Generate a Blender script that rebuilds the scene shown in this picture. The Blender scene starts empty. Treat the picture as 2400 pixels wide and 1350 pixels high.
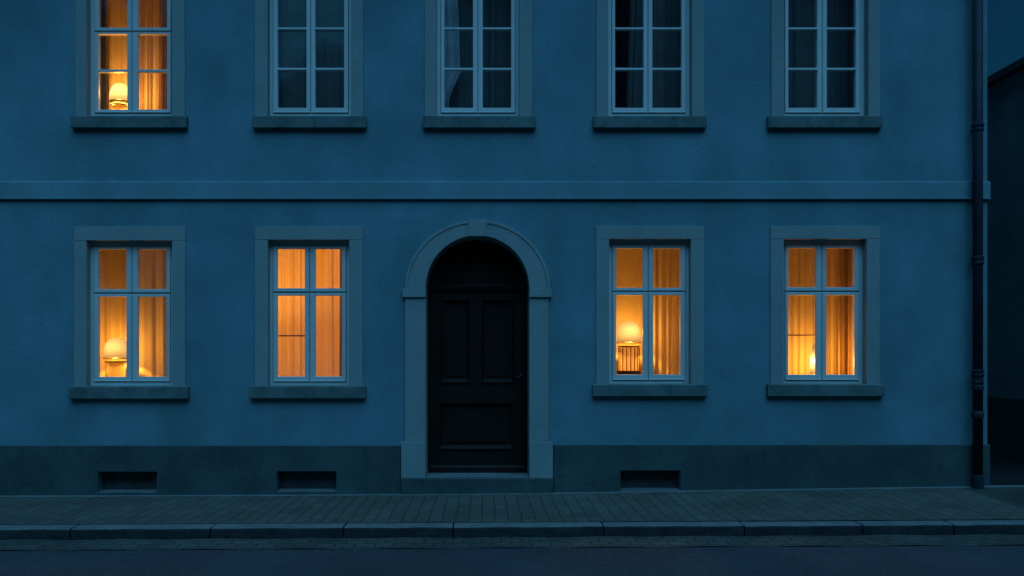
import bpy, bmesh, math, random
from mathutils import Vector
random.seed(7)
C = bpy.context.scene.collection
S = bpy.context.scene
R = math.radians

# ------------------------------------------------------------------ camera, sky, sun, exposure
D = 9.0            # metres from the camera to the facade plane (Y = 0)
PPM = 210.0        # photograph pixels per metre on the facade plane
VX, VY = 1130.0, 835.0
ZC = 1.524         # eye height
cam_d = bpy.data.cameras.new("camera")
cam = bpy.data.objects.new("camera", cam_d); C.objects.link(cam)
cam.location = (0, -D, ZC); cam.rotation_euler = (R(90), 0, 0)
cam_d.sensor_width = 36.0; cam_d.lens = 36.0 * D / (2400 / PPM)
cam_d.shift_x = (1200 - VX) / 2400; cam_d.shift_y = (VY - 675) / 2400
cam_d.clip_start = 0.05; cam_d.clip_end = 1500
S.camera = cam

SUN_EL, SUN_AZ = 60, 10     # degrees; azimuth measured from straight in front of the facade
w = bpy.data.worlds.new("World"); S.world = w; w.use_nodes = True
nt = w.node_tree; nt.nodes.clear()
sky = nt.nodes.new("ShaderNodeTexSky"); sky.sky_type = 'NISHITA'; sky.sun_disc = False
sky.sun_elevation = R(SUN_EL); sky.sun_rotation = R(180 - SUN_AZ)
sky.air_density = 1.0; sky.dust_density = 5.0; sky.ozone_density = 4.0
tint = nt.nodes.new("ShaderNodeMix"); tint.data_type = 'RGBA'; tint.blend_type = 'MULTIPLY'
tint.inputs[0].default_value = 1.0
tint.inputs[7].default_value = (0.055, 0.43, 0.57, 1)      # after-sunset blue
bg = nt.nodes.new("ShaderNodeBackground"); bg.inputs[1].default_value = 0.035
wo = nt.nodes.new("ShaderNodeOutputWorld")
nt.links.new(sky.outputs[0], tint.inputs[6]); nt.links.new(tint.outputs[2], bg.inputs[0])
nt.links.new(bg.outputs[0], wo.inputs[0])

sd = bpy.data.lights.new("sun", 'SUN'); sd.energy = 1.88; sd.angle = R(60); sd.color = (0.165, 0.51, 1.0)
so = bpy.data.objects.new("sun", sd); C.objects.link(so)
sv = Vector((math.sin(R(SUN_AZ)) * math.cos(R(SUN_EL)), -math.cos(R(SUN_AZ)) * math.cos(R(SUN_EL)), math.sin(R(SUN_EL))))
so.rotation_euler = sv.to_track_quat('Z', 'Y').to_euler(); so.location = sv * 30

S.view_settings.view_transform = 'Standard'; S.view_settings.look = 'None'
S.view_settings.exposure = 0.0; S.view_settings.gamma = 1.0
S.render.engine = 'CYCLES'
S.cycles.use_denoising = True
S.cycles.max_bounces = 8; S.cycles.transparent_max_bounces = 12
S.cycles.sample_clamp_indirect = 4.0

# ------------------------------------------------------------------ helpers
def FX(px, Y=0.0): return (px - VX) / PPM * (D + Y) / D
def FZ(py, Y=0.0): return ZC + (VY - py) / PPM * (D + Y) / D

def interp(x, pts):
    if x <= pts[0][0]: a, b = pts[0], pts[1]
    elif x >= pts[-1][0]: a, b = pts[-2], pts[-1]
    else:
        for a, b in zip(pts, pts[1:]):
            if a[0] <= x <= b[0]: break
    t = (x - a[0]) / (b[0] - a[0])
    return a[1] + (b[1] - a[1]) * t

class MB:
    def __init__(s): s.v = []; s.f = []
    def add(s, vs, fs):
        n = len(s.v); s.v += [tuple(p) for p in vs]; s.f += [tuple(n + i for i in f) for f in fs]; return s
    def box(s, x0, x1, y0, y1, z0, z1):
        v = [(x0,y0,z0),(x1,y0,z0),(x1,y1,z0),(x0,y1,z0),(x0,y0,z1),(x1,y0,z1),(x1,y1,z1),(x0,y1,z1)]
        return s.add(v, [(0,3,2,1),(4,5,6,7),(0,1,5,4),(1,2,6,5),(2,3,7,6),(3,0,4,7)])
    def prism_y(s, poly, y0, y1):          # polygon in X,Z pushed along Y
        n = len(poly)
        v = [(x, y0, z) for x, z in poly] + [(x, y1, z) for x, z in poly]
        f = [tuple(range(n)), tuple(range(2 * n - 1, n - 1, -1))]
        f += [(i, i + n, (i + 1) % n + n, (i + 1) % n) for i in range(n)]
        return s.add(v, f)
    def prism_x(s, poly, x0, x1):          # polygon in Y,Z pushed along X
        n = len(poly)
        v = [(x0, y, z) for y, z in poly] + [(x1, y, z) for y, z in poly]
        f = [tuple(range(n)), tuple(range(2 * n - 1, n - 1, -1))]
        f += [(i, i + n, (i + 1) % n + n, (i + 1) % n) for i in range(n)]
        return s.add(v, f)
    def slab(s, x0, x1, z0, z1, y0, y1, holes=(), arch=None, nx=1, nz=1):
        # a plate with rectangular holes (hx0,hx1,hz0,hz1), front y0, back y1; arch = (cx, rx, rz, zspring) fills spandrels of hole 0
        xs = sorted({x0, x1, *[h[0] for h in holes], *[h[1] for h in holes]})
        zs = sorted({z0, z1, *[h[2] for h in holes], *[h[3] for h in holes]})
        xs = [x for x in xs if x0 <= x <= x1]; zs = [z for z in zs if z0 <= z <= z1]
        def solid(i, j):
            if i < 0 or j < 0 or i >= len(xs) - 1 or j >= len(zs) - 1: return False
            cx, cz = (xs[i] + xs[i+1]) / 2, (zs[j] + zs[j+1]) / 2
            return not any(h[0] < cx < h[1] and h[2] < cz < h[3] for h in holes)
        for i in range(len(xs) - 1):
            for j in range(len(zs) - 1):
                if not solid(i, j): continue
                a, b, c, d = xs[i], xs[i+1], zs[j], zs[j+1]
                s.add([(a,y0,c),(b,y0,c),(b,y0,d),(a,y0,d)], [(0,1,2,3)])
                s.add([(a,y1,c),(b,y1,c),(b,y1,d),(a,y1,d)], [(3,2,1,0)])
                if not solid(i-1, j): s.add([(a,y0,c),(a,y0,d),(a,y1,d),(a,y1,c)], [(0,1,2,3)])
                if not solid(i+1, j): s.add([(b,y0,c),(b,y1,c),(b,y1,d),(b,y0,d)], [(0,1,2,3)])
                if not solid(i, j-1): s.add([(a,y0,c),(a,y1,c),(b,y1,c),(b,y0,c)], [(0,1,2,3)])
                if not solid(i, j+1): s.add([(a,y0,d),(b,y0,d),(b,y1,d),(a,y1,d)], [(0,1,2,3)])
        if arch:
            cx, rx, rz, zs_ = arch; N = 40; zt = zs_ + rz
            p = [(cx - rx * math.cos(math.pi * k / N), zs_ + rz * math.sin(math.pi * k / N)) for k in range(N + 1)]
            for a, b in zip(p, p[1:]):
                s.add([(a[0],y0,a[1]),(b[0],y0,b[1]),(b[0],y0,zt),(a[0],y0,zt)], [(0,1,2,3)])
                s.add([(a[0],y1,a[1]),(b[0],y1,b[1]),(b[0],y1,zt),(a[0],y1,zt)], [(3,2,1,0)])
                s.add([(a[0],y0,a[1]),(a[0],y1,a[1]),(b[0],y1,b[1]),(b[0],y0,b[1])], [(0,1,2,3)])
        return s
    def ring(s, cx, zs_, ri, ro, y0, y1, a0=0.0, a1=math.pi, N=64):   # arch ring; ri, ro = (rx, rz)
        for k in range(N):
            t0, t1 = a0 + (a1 - a0) * k / N, a0 + (a1 - a0) * (k + 1) / N
            q = []
            for t in (t0, t1):
                for r in (ri, ro):
                    q.append((cx - r[0] * math.cos(t), zs_ + r[1] * math.sin(t)))
            v = [(x, y0, z) for x, z in q] + [(x, y1, z) for x, z in q]
            f = [(0,2,3,1),(4,5,7,6),(1,3,7,5),(0,4,6,2)]
            if k == 0: f.append((0,1,5,4))
            if k == N - 1: f.append((2,6,7,3))
            s.add(v, f)
        return s
    def lathe(s, c, prof, n=32, cap=True):
        m = len(prof); v = []
        for r, z in prof:
            for k in range(n):
                a = 2 * math.pi * k / n
                v.append((c[0] + r * math.cos(a), c[1] + r * math.sin(a), c[2] + z))
        f = []
        for i in range(m - 1):
            for k in range(n):
                k2 = (k + 1) % n
                f.append((i*n+k, i*n+k2, (i+1)*n+k2, (i+1)*n+k))
        if cap:
            f.append(tuple(range(n - 1, -1, -1))); f.append(tuple((m-1)*n + k for k in range(n)))
        return s.add(v, f)
    def grid(s, fn, nu, nv):
        v = [fn(i / nu, j / nv) for j in range(nv + 1) for i in range(nu + 1)]
        f = [(j*(nu+1)+i, j*(nu+1)+i+1, (j+1)*(nu+1)+i+1, (j+1)*(nu+1)+i) for j in range(nv) for i in range(nu)]
        return s.add(v, f)
    def tube(s, path, r, n=10):
        rows = []
        for i, p in enumerate(path):
            p = Vector(p); a = Vector(path[max(i-1, 0)]); b = Vector(path[min(i+1, len(path)-1)])
            d = (b - a).normalized(); u = d.cross(Vector((0.31, 0.2, 0.93)))
            if u.length < 1e-3: u = d.cross(Vector((1, 0, 0)))
            u.normalize(); v_ = d.cross(u)
            rr = r[i] if isinstance(r, (list, tuple)) else r
            rows.append([p + u * rr * math.cos(2*math.pi*k/n) + v_ * rr * math.sin(2*math.pi*k/n) for k in range(n)])
        vs = [q for row in rows for q in row]; f = []
        for i in range(len(rows) - 1):
            for k in range(n):
                k2 = (k + 1) % n; f.append((i*n+k, i*n+k2, (i+1)*n+k2, (i+1)*n+k))
        f.append(tuple(range(n))[::-1]); f.append(tuple((len(rows)-1)*n + k for k in range(n)))
        return s.add(vs, f)

def obj(name, mb, mat, parent=None, origin=(0, 0, 0), bevel=0.0, smooth=False, weld=True, seg=2):
    me = bpy.data.meshes.new(name)
    ox, oy, oz = origin
    me.from_pydata([(x - ox, y - oy, z - oz) for x, y, z in mb.v], [], mb.f)
    bm = bmesh.new(); bm.from_mesh(me)
    if weld: bmesh.ops.remove_doubles(bm, verts=bm.verts, dist=1e-5)
    bmesh.ops.recalc_face_normals(bm, faces=bm.faces)
    bm.to_mesh(me); bm.free()
    if smooth:
        for p in me.polygons: p.use_smooth = True
    me.materials.append(mat)
    o = bpy.data.objects.new(name, me); C.objects.link(o)
    if parent is not None: o.parent = parent
    else: o.location = origin
    if bevel:
        m = o.modifiers.new("bevel", 'BEVEL'); m.width = bevel; m.segments = seg; m.limit_method = 'ANGLE'; m.angle_limit = R(35)
    return o

def tag(o, label=None, cat=None, group=None, kind=None):
    if label: o['label'] = label
    if cat: o['category'] = cat
    if group: o['group'] = group
    if kind: o['kind'] = kind
    return o

def empty(name, loc, label, cat, group=None):
    o = bpy.data.objects.new(name, None); C.objects.link(o); o.location = loc; o.empty_display_size = 0.2
    return tag(o, label, cat, group)

# ------------------------------------------------------------------ materials
def material(name, col, rough=0.8, var=0.12, scale=1.5, bump=0.0, bscale=60.0, spec=0.3, streak=0.0, metal=0.0, fine=0.0, dirt=0.0, col2=None, cscale=0.8):
    m = bpy.data.materials.new(name); m.use_nodes = True
    n = m.node_tree.nodes; L = m.node_tree.links
    b = n["Principled BSDF"]; b.inputs["Roughness"].default_value = rough; b.inputs["Metallic"].default_value = metal
    b.inputs["Specular IOR Level"].default_value = spec
    geo = n.new("ShaderNodeNewGeometry")
    def noise(sc, detail=4, vec=None, rg=0.6):
        t = n.new("ShaderNodeTexNoise"); t.inputs["Scale"].default_value = sc; t.inputs["Detail"].default_value = detail
        t.inputs["Roughness"].default_value = rg
        L.new(vec or geo.outputs["Position"], t.inputs["Vector"]); return t.outputs["Fac"]
    def ramp(src, a, b2, lo=0.3, hi=0.7):
        r = n.new("ShaderNodeMapRange"); r.inputs[1].default_value = lo; r.inputs[2].default_value = hi
        r.inputs[3].default_value = a; r.inputs[4].default_value = b2; L.new(src, r.inputs[0]); return r.outputs[0]
    def mul(a, b2):
        q = n.new("ShaderNodeMath"); q.operation = 'MULTIPLY'; L.new(a, q.inputs[0]); L.new(b2, q.inputs[1]); return q.outputs[0]
    f = ramp(noise(scale), 1 - var, 1 + var)
    if streak:
        mp = n.new("ShaderNodeMapping"); mp.inputs["Scale"].default_value = (1.3, 1.3, 0.30); L.new(geo.outputs["Position"], mp.inputs[0])
        f = mul(f, ramp(noise(1.2, 5, mp.outputs[0]), 1 - streak, 1 + streak))
    if fine:
        f = mul(f, ramp(noise(45, 3), 1 - fine, 1 + fine))
    if dirt:
        f = mul(f, ramp(noise(6, 6, None, 0.75), 1 - dirt, 1.0, 0.25, 0.5))
    vm = n.new("ShaderNodeVectorMath"); vm.operation = 'SCALE'; vm.inputs[0].default_value = col[:3]
    if col2:                                  # patchy weathering between two tones
        mx = n.new("ShaderNodeMix"); mx.data_type = 'RGBA'; mx.inputs[6].default_value = (*col, 1); mx.inputs[7].default_value = (*col2, 1)
        L.new(ramp(noise(cscale, 7, None, 0.62), 0.0, 1.0, 0.36, 0.64), mx.inputs[0]); L.new(mx.outputs[2], vm.inputs[0])
    L.new(f, vm.inputs["Scale"]); L.new(vm.outputs[0], b.inputs["Base Color"])
    if bump:
        bp = n.new("ShaderNodeBump"); bp.inputs["Strength"].default_value = bump; bp.inputs["Distance"].default_value = 0.01
        L.new(noise(bscale, 5), bp.inputs["Height"]); L.new(bp.outputs[0], b.inputs["Normal"])
    return m

M = {}
M['stucco'] = material('painted_render', (0.150, 0.300, 0.352), 0.9, 0.10, 0.7, 0.45, 38, 0.12, 0.08, fine=0.09, col2=(0.106, 0.232, 0.244), cscale=0.8)
M['stone'] = material('sandstone', (0.26, 0.33, 0.315), 0.9, 0.08, 2.2, 0.35, 70, 0.15, 0.04, fine=0.09)
M['sill'] = material('weathered_sill_stone', (0.115, 0.175, 0.165), 0.9, 0.2, 3.0, 0.35, 60, 0.15, fine=0.1, dirt=0.35)
M['plinth'] = material('plinth_cement', (0.064, 0.100, 0.098), 0.93, 0.2, 1.6, 0.5, 40, 0.12, 0.06, fine=0.12, dirt=0.25)
M['band'] = material('painted_moulding', (0.17, 0.32, 0.36), 0.85, 0.08, 1.4, 0.25, 60, 0.12, 0.06, fine=0.07, col2=(0.14, 0.275, 0.28), cscale=1.2)
M['white'] = material('white_window_paint', (0.60, 0.66, 0.62), 0.45, 0.05, 3.0, 0.06, 30, 0.35)
M['door'] = material('black_door_paint', (0.022, 0.013, 0.010), 0.42, 0.25, 3.0, 0.06, 30, 0.2)
M['handle'] = material('dark_steel', (0.05, 0.05, 0.055), 0.45, 0.1, 8, 0, 30, 0.5, metal=0.9)
M['pipe'] = material('dark_painted_iron', (0.03, 0.035, 0.045), 0.6, 0.2, 4.0, 0.15, 30, 0.2)
M['roof'] = material('dark_roof_tile', (0.06, 0.06, 0.06), 0.85, 0.25, 4.0, 0.5, 12, 0.2)
M['vent'] = material('dark_vent_plate', (0.06, 0.075, 0.072), 0.8, 0.25, 5.0, 0.2, 30, 0.2)
M['kerb'] = material('granite_kerb', (0.15, 0.165, 0.155), 0.85, 0.2, 5.0, 0.7, 40, 0.2, fine=0.2)
M['kerb_face'] = material('shaded_grimy_kerb_face', (0.034, 0.042, 0.042), 0.95, 0.3, 6.0, 0.7, 40, 0.1, fine=0.25)
M['asphalt'] = material('asphalt', (0.058, 0.062, 0.068), 0.9, 0.25, 0.7, 0.9, 70, 0.2, fine=0.4)
M['patch'] = material('old_asphalt', (0.05, 0.058, 0.05), 0.95, 0.3, 2.0, 0.7, 50, 0.15, fine=0.25)
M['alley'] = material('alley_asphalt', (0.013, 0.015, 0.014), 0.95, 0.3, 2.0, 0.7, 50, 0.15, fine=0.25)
M['edge'] = material('edge_stone', (0.15, 0.18, 0.17), 0.9, 0.2, 4.0, 0.4, 50, 0.2, fine=0.12)
M['ground'] = material('ground_soil', (0.05, 0.055, 0.05), 0.95, 0.3, 0.5, 0.5, 8, 0.1)
M['slate'] = material('dark_neighbour_render', (0.11, 0.20, 0.20), 0.95, 0.2, 1.5, 0.4, 30, 0.1)
M['slate_low'] = material('dark_neighbour_plinth', (0.05, 0.075, 0.065), 0.95, 0.2, 1.5, 0.4, 30, 0.1)
M['room'] = material('cream_room_wall', (0.70, 0.58, 0.42), 0.9, 0.05, 2.0)
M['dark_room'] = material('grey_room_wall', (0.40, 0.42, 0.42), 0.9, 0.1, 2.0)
M['wood'] = material('dark_brown_wood', (0.07, 0.035, 0.018), 0.5, 0.3, 12.0, 0.1, 30, 0.3)
M['ceramic'] = material('cream_ceramic', (0.70, 0.58, 0.40), 0.4, 0.05, 8.0, 0, 30, 0.4)
M['brass'] = material('dark_brass_rim', (0.10, 0.055, 0.02), 0.4, 0.1, 8.0, 0, 30, 0.4)
M['opp'] = material('opposite_render', (0.20, 0.22, 0.22), 0.9, 0.15, 1.0, 0.3, 30, 0.15)
M['bark'] = material('bark', (0.05, 0.045, 0.04), 0.95, 0.3, 6.0, 0.8, 20, 0.1)
M['leaf'] = material('leaf_green', (0.04, 0.07, 0.03), 0.7, 0.4, 3.0, 0, 30, 0.2)

def paver_material(name, col, bw, rh, rot, mortar, bump, contrast=0.25, msize=0.008):
    m = bpy.data.materials.new(name); m.use_nodes = True
    n = m.node_tree.nodes; L = m.node_tree.links; b = n["Principled BSDF"]
    b.inputs["Roughness"].default_value = 0.85; b.inputs["Specular IOR Level"].default_value = 0.25
    geo = n.new("ShaderNodeNewGeometry")
    nz = n.new("ShaderNodeTexNoise"); nz.inputs["Scale"].default_value = 3.0; nz.inputs["Detail"].default_value = 4
    L.new(geo.outputs["Position"], nz.inputs["Vector"])
    sub = n.new("ShaderNodeVectorMath"); sub.operation = 'SUBTRACT'; L.new(nz.outputs["Color"], sub.inputs[0]); sub.inputs[1].default_value = (0.5, 0.5, 0.5)
    sc = n.new("ShaderNodeVectorMath"); sc.operation = 'SCALE'; sc.inputs["Scale"].default_value = 0.045; L.new(sub.outputs[0], sc.inputs[0])
    ad = n.new("ShaderNodeVectorMath"); L.new(geo.outputs["Position"], ad.inputs[0]); L.new(sc.outputs[0], ad.inputs[1])
    mp = n.new("ShaderNodeMapping"); mp.inputs["Rotation"].default_value = (0, 0, R(rot)); L.new(ad.outputs[0], mp.inputs[0])
    fl = n.new("ShaderNodeVectorMath"); fl.operation = 'MULTIPLY'; fl.inputs[1].default_value = (1, 1, 0); L.new(mp.outputs[0], fl.inputs[0])
    br = n.new("ShaderNodeTexBrick"); L.new(fl.outputs[0], br.inputs["Vector"])
    br.inputs["Scale"].default_value = 1.0; br.inputs["Brick Width"].default_value = bw; br.inputs["Row Height"].default_value = rh
    br.inputs["Mortar Size"].default_value = msize; br.inputs["Mortar Smooth"].default_value = 0.6
    lo = tuple(c * (1 - contrast) for c in col); hi = tuple(c * (1 + contrast) for c in col)
    br.inputs["Color1"].default_value = (*lo, 1); br.inputs["Color2"].default_value = (*hi, 1)
    br.inputs["Mortar"].default_value = (*[c * mortar for c in col], 1)
    big = n.new("ShaderNodeTexNoise"); big.inputs["Scale"].default_value = 1.3; big.inputs["Detail"].default_value = 5; L.new(geo.outputs["Position"], big.inputs["Vector"])
    mr = n.new("ShaderNodeMapRange"); mr.inputs[1].default_value = 0.3; mr.inputs[2].default_value = 0.7; mr.inputs[3].default_value = 0.8; mr.inputs[4].default_value = 1.2
    L.new(big.outputs["Fac"], mr.inputs[0])
    vm = n.new("ShaderNodeVectorMath"); vm.operation = 'SCALE'; L.new(br.outputs["Color"], vm.inputs[0]); L.new(mr.outputs[0], vm.inputs["Scale"])
    L.new(vm.outputs[0], b.inputs["Base Color"])
    fn = n.new("ShaderNodeTexNoise"); fn.inputs["Scale"].default_value = 30; fn.inputs["Detail"].default_value = 4; L.new(geo.outputs["Position"], fn.inputs["Vector"])
    h = n.new("ShaderNodeMath"); h.operation = 'MULTIPLY_ADD'; L.new(br.outputs["Fac"], h.inputs[0]); h.inputs[1].default_value = -1.0; L.new(fn.outputs["Fac"], h.inputs[2])
    bp = n.new("ShaderNodeBump"); bp.inputs["Strength"].default_value = bump; bp.inputs["Distance"].default_value = 0.012
    L.new(h.outputs[0], bp.inputs["Height"]); L.new(bp.outputs[0], b.inputs["Normal"])
    return m
M['pavers'] = paver_material('brick_pavers', (0.095, 0.095, 0.077), 0.235, 0.125, 90, 0.6, 0.7, 0.12)
M['setts'] = paver_material('gutter_setts', (0.075, 0.080, 0.068), 0.17, 0.13, 0, 0.7, 1.0, 0.15, 0.012)

def glass_material():
    m = bpy.data.materials.new('window_glass'); m.use_nodes = True
    n = m.node_tree.nodes; L = m.node_tree.links; n.clear()
    o = n.new("ShaderNodeOutputMaterial"); mix = n.new("ShaderNodeMixShader")
    t = n.new("ShaderNodeBsdfTransparent"); t.inputs[0].default_value = (0.93, 0.95, 0.95, 1)
    g = n.new("ShaderNodeBsdfGlossy"); g.inputs["Roughness"].default_value = 0.06; g.inputs[0].default_value = (0.9, 0.95, 1, 1)
    lw = n.new("ShaderNodeLayerWeight"); lw.inputs["Blend"].default_value = 0.5     # Schlick, two panes of old glass
    pw = n.new("ShaderNodeMath"); pw.operation = 'POWER'; pw.inputs[1].default_value = 5.0; L.new(lw.outputs["Facing"], pw.inputs[0])
    fr = n.new("ShaderNodeMath"); fr.operation = 'MULTIPLY_ADD'; fr.inputs[1].default_value = 0.8; fr.inputs[2].default_value = 0.20; L.new(pw.outputs[0], fr.inputs[0])
    geo = n.new("ShaderNodeNewGeometry"); nz = n.new("ShaderNodeTexNoise"); nz.inputs["Scale"].default_value = 2.5
    bp = n.new("ShaderNodeBump"); bp.inputs["Strength"].default_value = 0.06; bp.inputs["Distance"].default_value = 0.02
    L.new(geo.outputs["Position"], nz.inputs["Vector"]); L.new(nz.outputs["Fac"], bp.inputs["Height"]); L.new(bp.outputs[0], g.inputs["Normal"])
    L.new(fr.outputs[0], mix.inputs[0]); L.new(t.outputs[0], mix.inputs[1]); L.new(g.outputs[0], mix.inputs[2]); L.new(mix.outputs[0], o.inputs[0])
    return m
M['glass'] = glass_material()

def cloth_material(name, col, trans=0.5):
    m = bpy.data.materials.new(name); m.use_nodes = True
    n = m.node_tree.nodes; L = m.node_tree.links; n.clear()
    o = n.new("ShaderNodeOutputMaterial"); mix = n.new("ShaderNodeMixShader"); mix.inputs[0].default_value = trans
    d = n.new("ShaderNodeBsdfDiffuse"); t = n.new("ShaderNodeBsdfTranslucent")
    geo = n.new("ShaderNodeNewGeometry"); mp = n.new("ShaderNodeMapping"); mp.inputs["Scale"].default_value = (1, 1, 0.06)
    nz = n.new("ShaderNodeTexNoise"); nz.inputs["Scale"].default_value = 55; nz.inputs["Detail"].default_value = 3
    L.new(geo.outputs["Position"], mp.inputs[0]); L.new(mp.outputs[0], nz.inputs["Vector"])
    mr = n.new("ShaderNodeMapRange"); mr.inputs[1].default_value = 0.3; mr.inputs[2].default_value = 0.7; mr.inputs[3].default_value = 0.95; mr.inputs[4].default_value = 1.04
    L.new(nz.outputs["Fac"], mr.inputs[0])
    vm = n.new("ShaderNodeVectorMath"); vm.operation = 'SCALE'; vm.inputs[0].default_value = col; L.new(mr.outputs[0], vm.inputs["Scale"])
    L.new(vm.outputs[0], d.inputs[0]); L.new(vm.outputs[0], t.inputs[0])
    L.new(d.outputs[0], mix.inputs[1]); L.new(t.outputs[0], mix.inputs[2]); L.new(mix.outputs[0], o.inputs[0])
    return m
M['curtain'] = cloth_material('cream_curtain', (0.86, 0.74, 0.52), 0.5)
M['drape'] = cloth_material('tan_drape', (0.42, 0.27, 0.14), 0.3)
M['grey_drape'] = cloth_material('grey_drape', (0.74, 0.80, 0.82), 0.15)
M['dark_gap_sheet'] = cloth_material('dark_gap_sheet', (0.13, 0.14, 0.15), 0.0)
M['lamp_cloth'] = cloth_material('lamp_body_cloth', (0.30, 0.26, 0.19), 0.7)
M['dark_curtain'] = cloth_material('dim_curtain', (0.26, 0.29, 0.30), 0.3)

def shade_material():
    m = bpy.data.materials.new('lamp_shade_cloth'); m.use_nodes = True
    n = m.node_tree.nodes; L = m.node_tree.links; n.clear()
    o = n.new("ShaderNodeOutputMaterial"); a = n.new("ShaderNodeMixShader"); a.inputs[0].default_value = 0.20
    t = n.new("ShaderNodeBsdfTranslucent"); t.inputs[0].default_value = (0.0125, 0.0165, 0.040, 1)
    tr = n.new("ShaderNodeBsdfTransparent")
    L.new(t.outputs[0], a.inputs[1]); L.new(tr.outputs[0], a.inputs[2]); L.new(a.outputs[0], o.inputs[0])
    return m
M['shade'] = shade_material()

# ------------------------------------------------------------------ ground, road, pavement
WB = [((-0 + x - VX) / PPM, FZ(y)) for x, y in ((0, 1162), (600, 1160), (1000, 1157.5), (1300, 1155), (1700, 1148.5), (2000, 1144), (2400, 1138))]
def z_wall(X): return interp(max(-6.0, min(7.0, X)), WB)
YK = -1.56
SK = PPM * D / (D + YK)
KB = [((x - VX) / SK, ZC + (VY - y) / SK) for x, y in ((0, 1229), (1000, 1224), (1500, 1221), (1750, 1220), (2400, 1216.5))]
def z_kerb(X): return interp(max(-7.0, min(8.0, X)), KB)
def z_pave(X, Y):
    t = min(1.0, max(0.0, Y / YK)); return z_wall(X) * (1 - t) + z_kerb(X) * t
def z_road(X): return z_kerb(X) - 0.107

def sheet(name, x0, x1, y0, y1, fz, mat, label, cat, nx=60, ny=8):
    mb = MB().grid(lambda u, v: (x0 + (x1 - x0) * u, y0 + (y1 - y0) * v, fz(x0 + (x1 - x0) * u, y0 + (y1 - y0) * v)), nx, ny)
    return tag(obj(name, mb, mat, None, ((x0 + x1) / 2, (y0 + y1) / 2, 0), smooth=True), label, cat, kind='structure')

sheet('ground', -400, 400, -400, 400, lambda x, y: -0.42, M['ground'], 'dark open ground lying under and beyond the street', 'ground', 2, 2)
sheet('road', -24, 24, -10.2, -2.12, lambda x, y: z_road(x) + 0.03 * (1 - abs(y + 6.2) / 4.0), M['asphalt'], 'smooth dark asphalt road along the bottom of the view', 'road', 60, 12)
sheet('gutter', -24, 24, -2.14, -1.73, lambda x, y: z_road(x) + 0.006 + 0.004 * math.sin(x * 7.3) , M['setts'], 'narrow rough stone gutter strip between road and kerb', 'gutter', 300, 4)
sheet('pavement', -24, 5.30, YK - 0.01, 0.03, z_pave, M['pavers'], 'brick paved pavement running in front of the blue house', 'pavement', 90, 8)
sheet('driveway_apron', 5.302, 24, YK - 0.01, 0.0, z_pave, M['patch'], 'dark asphalt patch of pavement at the alley mouth', 'pavement', 40, 8)
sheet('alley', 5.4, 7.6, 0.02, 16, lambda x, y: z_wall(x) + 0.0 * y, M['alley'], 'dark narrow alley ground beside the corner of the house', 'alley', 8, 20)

mb = MB()
xs = [-24 + 0.45 * i for i in range(int(36 / 0.45))]
for a, b in zip(xs, xs[1:]):
    za, zb = z_wall(a) + 0.004, z_wall(b) + 0.004
    v = [(a,-0.085,za-0.1),(b,-0.085,zb-0.1),(b,-0.015,zb-0.1),(a,-0.015,za-0.1),(a,-0.085,za),(b,-0.085,zb),(b,-0.015,zb+0.004),(a,-0.015,za+0.004)]
    mb.add(v, [(0,1,5,4),(4,5,6,7),(2,3,7,6)])
tag(obj('edging', mb, M['edge'], None, (0, -0.05, 0)), 'thin pale edging strip between pavement and house wall', 'edging', kind='structure')

# kerb: long granite stones with open joints
mb = MB()
SKF = PPM * D / (D - 1.745)
joints = [(x - VX) / SKF for x in (165, 493, 805, 1062, 1415, 1745, 2022, 2236)]
while joints[0] > -22: joints.insert(0, joints[0] - random.uniform(1.0, 1.35))
while joints[-1] < 22: joints.append(joints[-1] + random.uniform(1.0, 1.35))
for a, b in zip(joints, joints[1:]):
    a2, b2 = a + 0.007, b - 0.007; n = 10; j = random.uniform(-0.004, 0.004); jy = random.uniform(-0.006, 0.006)
    prof = []
    rows = []
    for i in range(n + 1):
        x = a2 + (b2 - a2) * i / n; z = z_kerb(x) + j
        q = 0.0012 * math.sin(x * 9.1 + j * 900) + random.uniform(-0.0014, 0.0014)
        rows.append([(x, -1.58, z - 0.2), (x, -1.58, z - 0.002), (x, -1.725 + jy + q, z - 0.004 + q * 0.5), (x, -1.740 + jy + q, z - 0.011 + q), (x, -1.746 + jy + q, z - 0.024), (x, -1.748 + jy + q * 0.6, z - 0.07), (x, -1.752 + jy, z - 0.2)])
    vs = [p for r in rows for p in r]; m = 7
    fs = [(i*m+k, (i+1)*m+k, (i+1)*m+k+1, i*m+k+1) for i in range(n) for k in range(m - 1)]
    fs += [tuple(range(m)), tuple(n*m + k for k in range(m))[::-1]]
    mb.add(vs, fs)
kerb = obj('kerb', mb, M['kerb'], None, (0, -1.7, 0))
kerb.data.materials.append(M['kerb_face'])          # upright sides darkened: shade put into the colour along with road grime
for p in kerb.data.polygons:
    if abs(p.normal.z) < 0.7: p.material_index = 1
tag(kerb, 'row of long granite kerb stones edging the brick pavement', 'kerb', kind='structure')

# ------------------------------------------------------------------ the house
house = empty('town_house', (0, 0, 0), 'blue rendered two storey town house with lit windows and arched black door', 'house')
XL, XR = -9.5, FX(2314)
EAVE = FZ(-430)

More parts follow.
